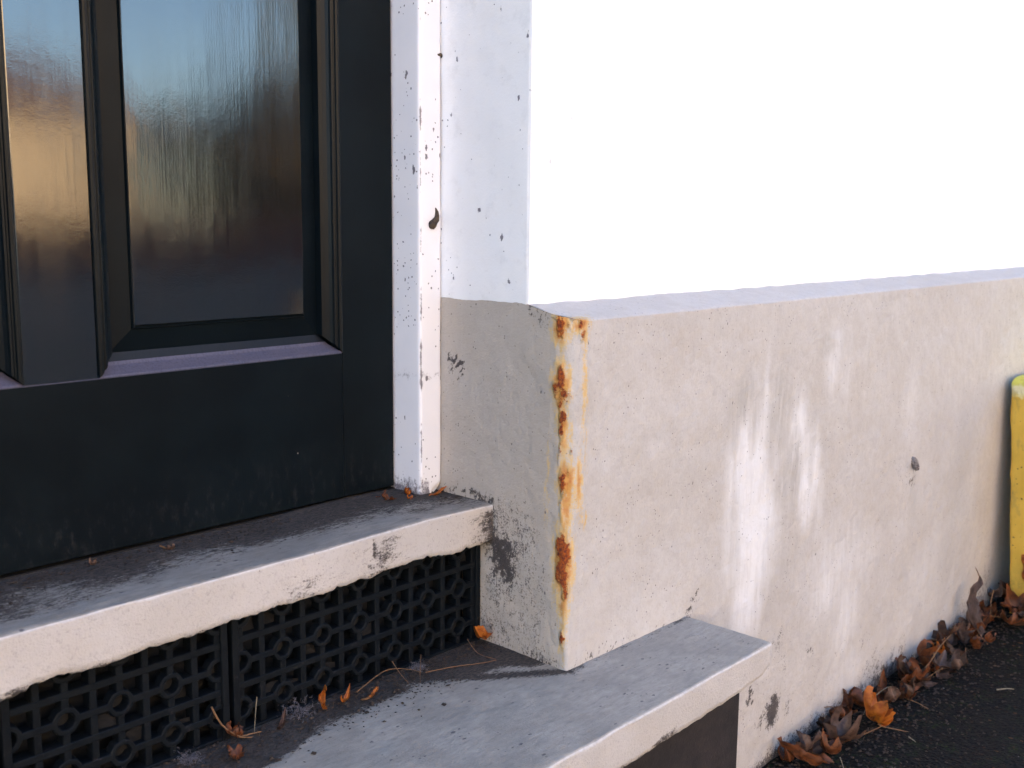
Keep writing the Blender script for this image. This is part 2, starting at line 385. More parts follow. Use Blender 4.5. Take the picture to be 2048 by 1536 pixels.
# ================================================================== THE HOUSE
house = empty('house', (0, 0, GZ), label='white rendered house with stone grey plinth and black panelled front door', category='house')
def under(o): o.parent = house; o.matrix_parent_inverse = Matrix.Translation((0, 0, -GZ)); return o
DW = -.897                      # left side of the door recess
YW, ZW = .0659, .4144           # white wall face, bottom of white paint
PZ = .4026
RUST = [(-0.016,0.3945,0.0074,0.0071,1),(-0.0192,0.4015,0.0099,0.0027,0.8),(-0.0166,0.3846,0.0067,0.0033,0.7),(0.0065,0.4025,0.0102,0.0033,1),(0.0133,0.3975,0.0071,0.0077,0.7),(0.0153,0.3848,0.0058,0.005,0.6),(-0.0018,0.391,0.0035,0.0027,0.5),(-0.0135,0.3383,0.0059,0.0067,1),(-0.0156,0.3254,0.0122,0.0067,0.7),(-0.0095,0.3174,0.0086,0.0067,0.7),(-0.0178,0.3169,0.0064,0.0045,0.6),(-0.0137,0.3071,0.0045,0.0028,0.7),(-0.0112,0.2944,0.0059,0.005,1),(-0.0126,0.2859,0.0045,0.0034,0.9),(-0.0139,0.2745,0.0046,0.0073,0.8),(-0.0151,0.2523,0.0024,0.0125,0.5),(0.001,0.2565,0.0029,0.0051,0.5),(-0.009,0.2188,0.0059,0.0125,0.9),(-0.0006,0.2305,0.0036,0.0045,0.6),(-0.0126,0.1967,0.004,0.0057,0.5),(-0.0099,0.1786,0.0039,0.0104,0.4),(-0.0077,0.1443,0.0106,0.0081,1),(-0.0059,0.1328,0.0103,0.0116,1),(-0.0072,0.1181,0.0092,0.0117,0.95),(-0.0046,0.1039,0.0066,0.0105,0.95),(-0.0036,0.0923,0.0058,0.007,0.8),(-0.0058,0.0352,0.0048,0.006,0.9)]
HALO = [(-0.0167,0.3918,0.0149,0.0154,1),(0.0134,0.3959,0.0175,0.011,0.9),(0.0187,0.3836,0.008,0.0099,0.7),(-0.0135,0.3781,0.0102,0.0044,0.7),(-0.0141,0.3283,0.0149,0.0223,1),(-0.0138,0.3116,0.009,0.0123,0.9),(-0.0111,0.2865,0.0095,0.0213,0.9),(-0.0085,0.267,0.0115,0.0225,0.7),(0.0216,0.3335,0.0052,0.0503,0.55),(0.0265,0.2765,0.0052,0.0512,0.3),(-0.0047,0.2191,0.0142,0.0199,1),(0.0148,0.2182,0.0062,0.0257,0.8),(-0.0042,0.1934,0.0114,0.0343,0.8),(-0.0097,0.17,0.0062,0.0231,0.7),(0.0035,0.1677,0.003,0.023,0.5),(0.028,0.1752,0.0034,0.0117,0.6),(-0.0066,0.127,0.0165,0.0349,1),(-0.0058,0.0832,0.0091,0.0294,0.8),(-0.0068,0.0475,0.0064,0.0298,0.6),(0.0188,0.1858,0.0034,0.0174,0.4),(-0.0179,0.1099,0.0086,0.0295,0.35),(-0.0316,0.2355,0.0029,0.0288,0.4),(-0.034,0.2033,0.0044,0.0175,0.35),(-0.0351,0.1826,0.0058,0.0176,0.25)]
BLOOM = [(0.3905, 0.1554, 0.0456, 0.078, 1), (0.4083, 0.0728, 0.0532, 0.08, 1.1), (0.3973, -0.0051, 0.0368, 0.0662, 0.9), (0.3906, -0.055, 0.0192, 0.0444, 0.6), (0.4274, 0.2278, 0.008, 0.0924, 0.5), (0.3416, 0.1639, 0.0073, 0.0415, 0.5), (0.3958, 0.2181, 0.0258, 0.0491, 0.5), (0.5117, 0.2164, 0.016, 0.0518, 0.6), (0.5294, 0.1915, 0.022, 0.055, 0.85), (0.565, 0.1317, 0.026, 0.06, 0.95), (0.5051, 0.1353, 0.0352, 0.03, 0.471), (0.6867, -0.0371, 0.0947, 0.0669, 0.45), (0.7202, -0.0196, 0.0392, 0.0253, 0.45), (0.6472, -0.0691, 0.0453, 0.0414, 0.539), (0.7162, -0.1297, 0.044, 0.0602, 0.539), (0.6245, 0.3018, 0.0259, 0.0459, 0.539), (0.6638, 0.2826, 0.0234, 0.0547, 0.36), (0.9269, 0.2044, 0.0287, 0.0529, 0.36), (1.0461, -0.1322, 0.0608, 0.0485, 0.315), (0.7469, -0.2261, 0.0624, 0.0531, 0.315), (0.3266, -0.0226, 0.0114, 0.0428, 0.27), (0.6049, 0.0783, 0.0122, 0.0634, 0.45), (0.166, 0.2385, 0.0203, 0.0124, 0.27), (0.5512, -0.1649, 0.0674, 0.0486, 0.18), (0.45, 0.16, 0.04, 0.09, 0.55), (0.47, 0.05, 0.03, 0.06, 0.35)]
RUNS = [(0.3677,0.2703,0.0202,0.0246,0.8),(0.344,0.2459,0.0123,0.034,0.6),(0.3939,0.2393,0.0103,0.0349,0.5),(0.4659,0.2659,0.0167,0.0287,0.7),(0.4644,0.2228,0.0221,0.0507,0.7),(0.5188,0.148,0.0143,0.0452,0.8),(0.4826,0.1392,0.0193,0.0371,0.6),(0.5003,0.2547,0.0144,0.0219,0.5),(0.5922,0.3273,0.0221,0.012,0.5),(0.352,0.0637,0.0143,0.0568,0.3),(0.1301,0.2377,0.0137,0.0122,0.25),(0.5704,0.1702,0.0075,0.046,0.4),(0.964,0.0181,0.012,0.0368,0.5),(0.4879,0.0101,0.0349,0.061,0.3)]
DIRT = [(-0.1056,0.1197,0.0236,0.0173,1),(-0.1181,0.1324,0.0159,0.0186,0.7),(-0.0972,0.097,0.0233,0.0154,0.8),(-0.0737,0.139,0.0304,0.0423,0.4),(-0.1051,0.0703,0.0391,0.0374,0.4),(-0.0571,0.0823,0.0372,0.0546,0.3),(-0.131,0.17,0.021,0.0062,0.7),(-0.1143,0.1609,0.0159,0.0123,0.5),(-0.1565,0.1744,0.0498,0.005,0.7),(-0.0625,0.4083,0.006,0.0056,0.7),(-0.0439,0.405,0.0147,0.0033,0.6),(-0.0472,0.3869,0.0184,0.0112,0.25),(-0.1045,0.0202,0.0544,0.0315,0.35),(-0.04,0.0015,0.029,0.0074,0.6),(-0.0643,0.0438,0.0448,0.0369,0.3),(-0.0898,0.1537,0.0387,0.0364,0.35),(-0.1787,0.3326,0.0119,0.0049,1),(-0.1952,0.342,0.0052,0.0049,0.9),(-0.1917,0.3239,0.0069,0.0074,0.5),(-0.0612,0.3291,0.0225,0.0457,0.12),(0.4876,-0.2203,0.0175,0.0239,1),(0.4587,-0.2259,0.0243,0.0079,0.6),(0.4184,-0.173,0.0095,0.0107,0.9),(0.5342,-0.2284,0.0104,0.0163,0.5),(0.5989,-0.1591,0.0113,0.0083,0.6),(0.8952,-0.2961,0.0684,0.0236,0.8),(0.8399,-0.269,0.0496,0.0369,0.4),(0.9591,-0.2925,0.0215,0.0483,0.5),(1.1959,-0.3272,0.1258,0.0315,0.5),(1.33,-0.29,0.1,0.05,0.5),(0.6663,-0.3045,0.0852,0.0139,0.7),(0.518,-0.3002,0.0501,0.0164,0.7),(0.7915,-0.204,0.0098,0.0108,0.4),(0.4925,-0.115,0.0182,0.0157,0.4),(0.5191,-0.1548,0.0158,0.016,0.35),(0.2589,0.0201,0.0108,0.0082,0.6),(0.2484,0.0003,0.0064,0.0055,0.8),(0.9218,-0.2618,0.0088,0.0133,0.5),(1.38,-0.24,0.05,0.05,0.35),(0.2744,0.1957,0.0034,0.002,0.5),(0.9578,0.056,0.0161,0.0073,0.8),(0.062,-0.0056,0.0518,0.0031,0.7),(0.1629,-0.0071,0.0579,0.0033,0.7),(0.1023,0.3075,0.0038,0.0059,0.4)]
def corner_c(z): return np.interp(z, [-.3, 0, .06, .147, .26, .34, .4026], [.003, .003, .007, .012, .0195, .0245, .0285])
def plinth_path(s, z):
    c = corner_c(z); t = np.clip((s/c+1)/2, 0, 1)*np.pi/2
    x = np.where(s > c, s, np.where(s < -c, 0, c-c*np.cos(t)))
    y = np.where(s > c, 0, np.where(s < -c, -s, c-c*np.sin(t)))
    nx = np.where(s > c, 0, np.where(s < -c, -1, -np.cos(t))); ny = np.where(s > c, -1, np.where(s < -c, 0, -np.sin(t)))
    return x, y, nx, ny
def ledge_h(y): t = np.clip(y/YW, 0, 1); return PZ-.004 + (ZW-PZ+.004)*(.55*t**.45 + .45*t**2)
def build_plinth():
    s = np.concatenate([np.linspace(-.235, -.062, 52), np.linspace(-.06, .06, 81), np.linspace(.064, 1.62, 380), [1.8, 2.4, 3.5, 6]])
    zrow = np.concatenate([np.linspace(-.36, PZ-.012, 236)])
    S, Zr = np.meshgrid(s, zrow)
    X, Y, NX, NY = plinth_path(S, Zr)
    # extra rows: reveal goes on up to the paint line, front rolls over onto the ledge
    rowsX, rowsY, rowsZ = [X], [Y], [Zr]
    c0 = corner_c(PZ)
    extra = 5
    for k in range(1, extra+1):
        t = k/extra
        xs, ys, nx, ny = plinth_path(s, np.full_like(s, PZ))
        ztop = np.where(ys >= YW, ZW+(fbm(ys*60, ys*0, 4)-.45)*.004, ledge_h(ys))
        zz = (PZ-.012) + (ztop-(PZ-.012))*t
        rowsX.append(xs[None]); rowsY.append(ys[None]); rowsZ.append(zz[None])
    X = np.concatenate(rowsX); Y = np.concatenate(rowsY); Zf = np.concatenate(rowsZ)
    S2 = np.broadcast_to(s, X.shape)
    _, _, NX, NY = plinth_path(S2, np.minimum(Zf, PZ))
    disp = (fbm(S2*9, np.minimum(Zf, PZ)*9, 21)-.5)*.005 + (fbm(S2*45, Zf*45, 31)-.5)*.0026*np.clip((.395-Zf)/.01, 0, 1)
    fade = np.clip((1.9-S2)/.3, 0, 1)
    rust = blobs([(a, b, c*.82, d*1.12, e) for a, b, c, d, e in RUST], S2, Zf, 3, .5); halo = blobs([(a, b, c*.85, d*1.1, e) for a, b, c, d, e in HALO], S2, Zf, 8, .5, soft=.8)
    disp = disp*fade + rust*.0012 + (np.abs(S2) < .03)*(fbm(S2*120, Zf*120, 77)-.5)*.002
    # edge of the old corner bead stands a little proud
    disp += .0012*np.clip(1-np.abs(S2-.024)/.004, 0, 1)*(Zf > .17)
    disp = disp*np.interp(S2, [-.2, -.14], [.3, 1])
    disp = disp*np.where(Zf > .36, np.maximum(np.clip((S2-.03)/.02, 0, 1), np.clip((.398-Zf)/.03, 0, 1)), 1)
    X = X+NX*disp; Y = Y+NY*disp
    Vs = [np.stack([X, Y, Zf], -1).reshape(-1, 3)]
    F = grid_faces(X.shape[0], X.shape[1])
    n0 = X.size
    at = {k: [v.ravel()] for k, v in dict(rust=rust, halo=halo, bloom=blobs(BLOOM, S2, Zf, 12, soft=.6)*(S2 > 0),
          run=blobs(RUNS, S2, Zf, 15, soft=.6), dirt=blobs(DIRT, S2, Zf, 18, .9), reveal_tan=np.clip(-S2/.02, 0, 1)*(.35+.5*fbm(S2*8, Zf*8, 91))).items()}
    base = np.clip(1-(Zf-GZ)/(.012+.05*fbm(S2*14, S2*0, 41)), 0, 1)*(S2 > .2)*.75
    at['dirt'][0] = np.maximum(at['dirt'][0], base.ravel())
    low = np.clip((.185-Zf)/.16, 0, 1)*np.clip((-S2-.015)/.03, 0, 1)*(.20+.22*fbm(S2*25, Zf*25, 43))
    at['dirt'][0] = np.maximum(at['dirt'][0], low.ravel())
    # ledge
    tt = np.concatenate([[0, .03, .08], np.linspace(.15, 1, 12)])
    lx = np.concatenate([np.linspace(0, .06, 30), np.linspace(.064, 1.62, 200), [1.8, 2.4, 3.5, 6]])
    LV = []; LS = []
    for t in tt:
        y = YW*t
        xl = 0 if y >= c0 else c0 - math.sqrt(max(0, c0*c0-(c0-y)**2))
        xx = xl + lx*(6-xl)/6
        zz = ledge_h(np.full_like(xx, y)) + (fbm(xx*30, xx*0+y*30, 51)-.5)*.003*min(1, t*6)
        dd = ((fbm(xx*9, xx*0+PZ*9, 21)-.5)*.005)*np.clip((1.9-xx)/.3, 0, 1)*np.clip((xx-.03)/.02, 0, 1)*(1-t)
        LV.append(np.stack([xx-.0003*(xx < .001), y-dd + (.003 if t == 1 else 0), zz], -1)); LS.append(np.stack([xx, np.full_like(xx, PZ)], -1))
    LV = np.array(LV).reshape(-1, 3); LSs = np.array(LS).reshape(-1, 2)
    Vs.append(LV); F += grid_faces(len(tt), len(lx), n0)
    yy = LV[:, 1]
    at['rust'].append(blobs([(a, b, c, d*2, e) for a, b, c, d, e in RUST[3:5]], LSs[:, 0]-yy*.9+.002, PZ-yy*.9, 3)*.55*np.clip(1-yy/.012, 0, 1))
    at['halo'].append(blobs(HALO[:3], LSs[:, 0]-yy*.9, PZ-yy*.8, 8)*np.clip(1-yy/.02, 0, 1))
    at['bloom'].append(np.zeros(len(LV))); at['reveal_tan'].append(np.zeros(len(LV))); at['run'].append(.35*np.clip(yy/YW, 0, 1)*vn(LSs[:, 0]*8, yy*10, 6))
    at['dirt'].append(np.clip((yy-YW*.9)/(YW*.1), 0, 1)*.25*vn(LSs[:, 0]*20, yy*0, 8))
    me = mesh('plinth', np.concatenate(Vs), F)
    for k, v in at.items(): fattr(me, k, np.concatenate(v))
    return under(link('plinth', me, M['plinth'], house, label='stone grey painted plinth with rust stained corner and pale lime bloom'))
plinth = build_plinth()
# rusty fixing stub left in the plinth
def build_stub():
    V = []; F = []; n = 14; prof = [(.0, .0058), (-.006, .0062), (-.0105, .0055), (-.0105, .0034), (-.004, .0030)]
    for (y, r) in prof:
        for k in range(n):
            a = 2*math.pi*k/n; j = 1+.12*math.sin(3*a+1)+.08*math.sin(7*a)
            V.append((.950+r*.75*math.cos(a)*j, y+.0035*math.sin(a), .089+r*1.9*math.sin(a)*j))
    for i in range(len(prof)-1):
        for k in range(n): F.append((i*n+k, i*n+(k+1) % n, (i+1)*n+(k+1) % n, (i+1)*n+k))
    F.append(tuple(range((len(prof)-1)*n, len(prof)*n)))
    o = under(link('fixing_stub', mesh('fixing_stub', V, F), M['bark'], house)); o.parent = plinth; return o
build_stub()

# white upper wall: front face + reveal as one sheet with a slightly soft arris
def build_white():
    s = np.concatenate([np.linspace(-.175, -.004, 30), np.linspace(-.003, .003, 7), np.linspace(.004, 2.2, 240), [3, 4.5, 6]])
    z = np.concatenate([np.linspace(.395, 1.0, 110), [1.2, 1.6, 2.2, 2.4, 3.2, 4.7]])
    S, Z = np.meshgrid(s, z)
    x = np.where(S > 0, S, 0); y = np.where(S < 0, YW-S, YW)
    r = .0035; k = np.clip(1-np.abs(S)/.004, 0, 1)**2*r*.5
    x = x+k; y = y+k
    d = ((fbm(S*8, Z*8, 61)-.5)*.004+(fbm(S*40, Z*40, 62)-.5)*.0016)*np.clip((2.2-S)/.3, 0, 1)*np.clip((1.1-Z)/.2, 0, 1)
    d = d*np.clip(np.abs(S)/.01, .2, 1)
    x = np.where(S < 0, x-d+.0012, x); y = np.where(S > 0, y-d, y)
    me = mesh('upper_wall', np.stack([x, y, Z], -1).reshape(-1, 3), grid_faces(*S.shape))
    low = np.clip((.43-Z)/.02, 0, 1)*.3
    fattr(me, 'spk', np.where(S < 0, .85, np.clip(vn(S*5, Z*5, 3)*3-2.3, 0, .5)*(vn(S*40, Z*40, 9) > .45)))
    return under(link('upper_wall', me, M['white'], house))
build_white()
# rest of the house shell (left of the door, above it, roof)
b = Box(); b.add(-6, DW, YW, .6, ZW, 4.7).add(DW, -.0005, YW, .6, 2.32, 4.7).add(-6, 6, .6, 6, GZ, 4.7).add(.01, 6, .10, .6, ZW, 4.7)
under(b.done('wall', M['white'], house))
under(box('plinth', M['plinth'], house, -6, DW, 0, .6, GZ-.05, ZW-.008, .006))
bm = bmesh.new()
for (pts) in (((-6.3, -.35, 4.6), (6.3, -.35, 4.6), (6.3, 3, 6.6), (-6.3, 3, 6.6)), ((-6.3, 6.3, 4.6), (6.3, 6.3, 4.6), (6.3, 3, 6.6), (-6.3, 3, 6.6))):
    f = bm.faces.new([bm.verts.new(p) for p in pts])
    r = bmesh.ops.extrude_face_region(bm, geom=[f]); bmesh.ops.translate(bm, vec=(0, 0, .12), verts=[e for e in r['geom'] if isinstance(e, bmesh.types.BMVert)])
me = bpy.data.meshes.new('roof'); bm.to_mesh(me); bm.free(); under(link('roof', me, M['tile'], house, False))

# ---- door frame
def build_frame():
    fr = under(empty('door_frame'))
    # right jamb: L-section column as a dense sheet: inner face (x=-.036), front face (y=.206), soft foot
    u = np.concatenate([np.linspace(.262, .210, 12), np.array([.2085, .2072, .2063, .206])])
    prof = [(-.0355, yy) for yy in u[:12]] + [(-.0352, .2085), (-.0345, .2072), (-.0335, .2063)]
    prof += [(xx, .206) for xx in np.linspace(-.0325, -.0035, 12)] + [(-.0018, .2066), (-.0006, .2082), (-.0002, .2105), (-.0002, .225)]
    prof = np.array(prof); z = np.concatenate([np.linspace(.1735, .85, 200), [1.2, 1.7, 2.32]])
    P, Zz = np.meshgrid(np.arange(len(prof)), z)
    x = prof[P, 0]; y = prof[P, 1]
    # rounded foot of the front face
    foot = np.clip((.19-Zz)/.016, 0, 1); right = np.clip((x+.018)/.018, 0, 1)
    front = (y < .2075)
    y = y + front*foot**2*.008*right
    x = x - (x > -.02)*np.clip((.188-Zz)/.0145, 0, 1)**2*.013*right
    x = x + (vn(Zz*30, P*0, 5)-.5)*.0008
    me = mesh('jamb', np.stack([x, y, Zz], -1).reshape(-1, 3), grid_faces(*P.shape))
    d = np.clip((.225-Zz)/.05, 0, 1)*.42*(x < -.02) + np.clip((.2-Zz)/.03, 0, 1)*.2
    edge = np.clip(1-np.abs(P-14)/2.2, 0, 1)*.8*vn(Zz*45, P*0, 71)
    lowl = np.clip((.34-Zz)/.02, 0, 1)*np.clip((Zz-.30)/.02, 0, 1)*.35
    fattr(me, 'dirt', np.maximum(np.maximum(d, edge), lowl))
    o = link('jamb', me, M['frame'], fr)
    box('jamb', M['frame'], fr, DW+.0002, DW+.036, .206, .30, .1735, 2.32, .002)
    box('head', M['frame'], fr, DW+.036, -.036, .206, .30, 2.284, 2.32, .002)
    return fr
build_frame()

# ---- door
D = .2517
door = under(empty('door', label='black gloss painted panelled door with dusty lower rail'))
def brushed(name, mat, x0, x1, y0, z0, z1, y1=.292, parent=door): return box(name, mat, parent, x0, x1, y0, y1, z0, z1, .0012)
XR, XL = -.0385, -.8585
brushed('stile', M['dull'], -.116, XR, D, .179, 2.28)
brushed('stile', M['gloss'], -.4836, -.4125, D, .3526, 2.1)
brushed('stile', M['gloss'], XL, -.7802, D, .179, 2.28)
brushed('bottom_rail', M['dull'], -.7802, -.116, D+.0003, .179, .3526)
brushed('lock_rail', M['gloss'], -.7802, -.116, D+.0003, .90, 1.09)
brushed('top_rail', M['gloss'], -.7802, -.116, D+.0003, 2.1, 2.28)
def ring_mesh(name, x0, x1, z0, z1, prof):
    """sweep profile (inset, depth) round a rectangle with mitred corners, split per side so edges stay crisp"""
    V = []; F = []
    for sgn in range(4):
        off = len(V)
        pr = prof if not (sgn == 0 and prof is MP) else MPB
        for (i, d) in pr:
            c = [(x0+i, z0+i), (x1-i, z0+i), (x1-i, z1-i), (x0+i, z1-i)]
            for (x, z) in (c[sgn], c[(sgn+1) % 4]): V.append((x, D+d, z))
        for k in range(len(pr)-1):
            a = off+2*k; F.append((a, a+1, a+3, a+2))
    return mesh(name, V, F)
MPB = [(0, .0002), (.0015, .0012), (.009, .0150), (.0105, .0162), (.0125, .0175), (.0225, .0202)]
MP = [(0, .0002), (.0008, -.0018), (.003, -.0028), (.0052, -.0018), (.006, .0002), (.0072, .0006), (.0085, -.0004), (.0102, .0006), (.0112, .003), (.0135, .0062), (.017, .0092), (.0205, .0112), (.0215, .0152), (.0225, .0202)]
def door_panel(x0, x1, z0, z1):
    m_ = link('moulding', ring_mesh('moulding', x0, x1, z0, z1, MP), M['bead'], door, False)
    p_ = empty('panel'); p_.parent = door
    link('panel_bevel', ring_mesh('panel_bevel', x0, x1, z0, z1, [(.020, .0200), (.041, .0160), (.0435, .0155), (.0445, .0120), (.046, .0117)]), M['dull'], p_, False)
    # field as a lightly uneven sheet so the reflection wavers
    xs = np.linspace(x0+.0455, x1-.0455, 60); zs = np.linspace(z0+.0475, z1-.0475, 80)
    X, Z = np.meshgrid(xs, zs); Yy = D+.0117+(fbm(X*14, Z*5, 81)-.5)*.0006
    f = link('panel_field', mesh('panel_field', np.stack([X, Yy, Z], -1).reshape(-1, 3), grid_faces(*X.shape)), M['gloss'], p_)
for (x0, x1) in ((-.4125, -.116), (-.7802, -.4836)):
    for (z0, z1) in ((.3526, .90), (1.09, 2.1)): door_panel(x0, x1, z0, z1)
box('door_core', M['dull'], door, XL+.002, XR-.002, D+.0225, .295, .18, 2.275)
under(box('threshold', M['void'], house, DW, -.0002, D+.002, .34, .15, .1755))

# ---- air bricks below the upper step
AY = .139
def air_brick(x0, x1, rings, zr):
    bm = bmesh.new()
    def bar(a, b_, c, d, y0=AY, y1=AY+.016):
        r = bmesh.ops.create_cube(bm, size=1); bmesh.ops.scale(bm, vec=(b_-a, y1-y0, d-c), verts=r['verts'])
        bmesh.ops.translate(bm, vec=((a+b_)/2, (y0+y1)/2, (c+d)/2), verts=r['verts'])
    z0, z1 = -.002, .137; f = .0075
    bar(x0, x0+f, z0, z1, AY-.002); bar(x1-f, x1, z0, z1, AY-.002); bar(x0+f, x1-f, z1-f, z1, AY-.0015); bar(x0+f, x1-f, z0, z0+f*.7, AY-.0015)
    t = .0034
    sp = .050
    zrs = [zr-.048, zr, zr+.048]; xrs = [q for q in np.arange(rings-6*sp, x1+sp, sp) if x0+.004 < q < x1-.004]
    def cuts(a, b_, stops):
        out = []; p = a
        for q in sorted(stops):
            if q-.0105 > p: out.append((p, min(b_, q-.0105)))
            p = max(p, q+.0105)
        if p < b_: out.append((p, b_))
        return out
    for k, xr in enumerate(np.arange(rings-6*sp, x1+sp, sp/2)):
        if x0+f < xr < x1-f:
            for (a, b_) in cuts(z0+.004, z1-.004, zrs if k % 2 == 0 else []): bar(xr-t, xr+t, a, b_, AY+.0012)
    for k, zz in enumerate(np.arange(zr-2*.048, z1, .024)):
        if z0+.006 < zz < z1-f:
            for (a, b_) in cuts(x0+f*.8, x1-f*.8, xrs if k % 2 == 0 else []): bar(a, b_, zz-t, zz+t, AY+.0004)
    for xr in np.arange(rings-5*sp, x1+sp, sp):
        for zz in (zr-.048, zr, zr+.048):
            if not (x0+.004 < xr < x1-.004): continue
            n = 10; loops = []
            for (rad, yy) in ((.0136, AY+.010), (.0128, AY+.0004), (.0080, AY+.0004), (.0070, AY+.012)):
                loops.append([bm.verts.new((max(x0+.001, min(x1-.001, xr+rad*math.cos(2*math.pi*(k+.5)/n))), yy, min(z1, max(z0, zz+rad*math.sin(2*math.pi*(k+.5)/n))))) for k in range(n)])
            for a, b_ in zip(loops, loops[1:]):
                for k in range(n): bm.faces.new((a[k], a[(k+1) % n], b_[(k+1) % n], b_[k]))
            bm.faces.new(loops[-1]).material_index = 1  # black disc painted for the shade in the ring hole
    bmesh.ops.bevel(bm, geom=[e for e in bm.edges if e.calc_length() > .003 and len(e.link_faces) == 2 and all(len(f_.verts) == 4 for f_ in e.link_faces)], offset=.0008, segments=1, affect='EDGES')
    rr = random.Random(int(-x0*1000))
    xs_ = np.arange(rings-6*sp, x1+sp, sp/2); zs_ = np.arange(zr-.048, z1, .024)
    for a in xs_:
        for c_ in zs_:
            if x0+f < a < x1-.03 and rr.random() < (.34 if c_ < .04 else .13):
                d_ = rr.uniform(.005, .014); k0 = rr.uniform(.3, 1)
                q = [bm.verts.new((a+u*.025, AY+d_+rr.uniform(-.003, .003), c_+v*.024)) for u, v in ((0, 0), (1, 0), (1, k0*rr.uniform(.6, 1)), (.5, k0), (0, k0*rr.uniform(.6, 1)))]
                bm.faces.new(q).material_index = 2
    me = bpy.data.meshes.new('air_brick'); bm.to_mesh(me); bm.free()
    me.materials.append(M['air']); me.materials.append(M['void']); me.materials.append(M['soot'])
    return under(link('air_brick', me, None, house, False))
air_brick(-.346, -.0005, -.285, .072); air_brick(-.566, -.351, -.4107, .0725); air_brick(-.786, -.571, -.6307, .0725); air_brick(-.8965, -.791, -.841, .0725)
under(box('air_brick_cavity', M['void'], house, DW, -.0005, AY+.03, AY+.06, -.03, .14))  # black backing in place of the shade behind the lattice
under(box('mortar_bed', M['mortar'], house, DW, -.0007, .131, AY+.03, .1372, .150, .002))
under(box('riser', M['riser'], house, -1.14, .240, -.088, .12, GZ-.05, -.030, .006))

# ================================================================== STEPS
def slab(name, mat, x0, x1, prof_fn, nx, dirt_fn, label, **kw):
    xs = np.linspace(x0, x1, nx); V = []; Dt = []
    for x in xs:
        pr = prof_fn(x); V += [(x, y, z) for y, z in pr]
        Dt += [dirt_fn(x, y, z) for y, z in pr]
    n = len(pr); F = []
    for i in range(nx-1):
        for k in range(n):
            a = i*n+k; b_ = i*n+(k+1) % n; F.append((a, a+n, b_+n, b_))
    F.append(tuple(range(n))[::-1]); F.append(tuple(range((nx-1)*n, nx*n)))
    F = [f[::-1] for f in F]
    me = mesh(name, V, F); fattr(me, 'dirt', Dt)
    return link(name, me, mat, None, label=label, category='step', **kw)
BX = [-.90,-.5734,-.5492,-.5367,-.5112,-.4847,-.4425,-.4278,-.3819,-.3493,-.3153,-.3036,-.2887,-.2292,-.2027,-.1891,-.1682,-.1468,-.1248,-.0867,-.067,-.0468,-.022,-.0007]
BZ = [.119,.1172,.1207,.1231,.122,.1212,.1245,.1239,.1244,.1266,.1264,.1279,.1265,.1269,.129,.1267,.1311,.1304,.1327,.1297,.1251,.1277,.1282,.1278]
f1 = lambda x, y, s: float(vn(x, y, s)); 
def up_prof(x):
    zb = float(np.interp(x, BX, BZ)) + (f1(x*60, 0, 3)-.5)*.0018 + (f1(x*330, 0, 7)-.5)*.0020 + .0035*max(0, f1(x*95, 4, 8)-.72)/.28
    zt = .174 + float(np.interp(x, [-.25, -.185, -.11, -.047, 0], [0, .0015, .003, .001, 0])) + (float(fbm(x*25, 0, 5))-.5)*.0012
    yf = .1174 + (float(fbm(x*10, 3, 6))-.5)*.002
    r = .0026+.0014*f1(x*30, 1, 9)
    P = []
    for k, t in enumerate(np.linspace(0, 1, 8)): P.append((yf+(f1(x*80, t*5, 11)-.5)*.0005, zb+.002+(zt-r-zb-.002)*t))
    for a in (22, 45, 68): P.append((yf+r-r*math.cos(R(a)), zt-r+r*math.sin(R(a))))
    for t in np.linspace(0, 1, 22): 
        y = yf+r+(.262-yf-r)*t; P.append((y, zt+(float(fbm(x*30, y*60, 13))-.47)*.0022*(t < .95)))
    P += [(.262, .128), (.16, max(.1375, zb)), (yf+.010, zb+.0035), (yf+.003, zb)]
    return P
def up_dirt(x, y, z):
    if z < .168:
        d = 0
        if x > -.05: d = .5*max(0, 1-abs(x)/.05)
        d = max(d, .55*max(0, 1-((x+.183)/.004)**2)*(z > .15), .5*max(0, 1-((x+.165)/.018)**2-((z-.147+.12*(x+.165))/.003)**2))
        d = max(d, (.34+.3*f1(x*90, 0, 6))*max(0, 1-(z-.121)/.009), .28*max(0, 1-abs(x+.17)/.06)*(.5+f1(x*60, z*60, 4)), .22*max(0, 1-abs(x+.27)/.08)*(z < .15))
        return d
    t = (y-.121)/(.252-.121)
    wob = (float(fbm(x*12, y*20, 33))-.5)*1.0
    d = min(1, max(0, (t-.08+wob*.9)*1.1))
    d = max(d, .75*max(0, 1-abs(x)/.12)*min(1, max(0, (t+.05)*2)))
    return d*.85
upper = slab('stone_step', M['upstep'], -.8965, -.0006, up_prof, 300, up_dirt, 'upper stone step under the black door, thin slab with chipped lower edge')
SBX = [-1.15,-.0546,.0065,.084,.1661,.192,.2212,.2361,.2426,.246]; SBZ = [-.049,-.0488,-.0464,-.0455,-.0432,-.0405,-.0382,-.0300,-.0180,-.012]
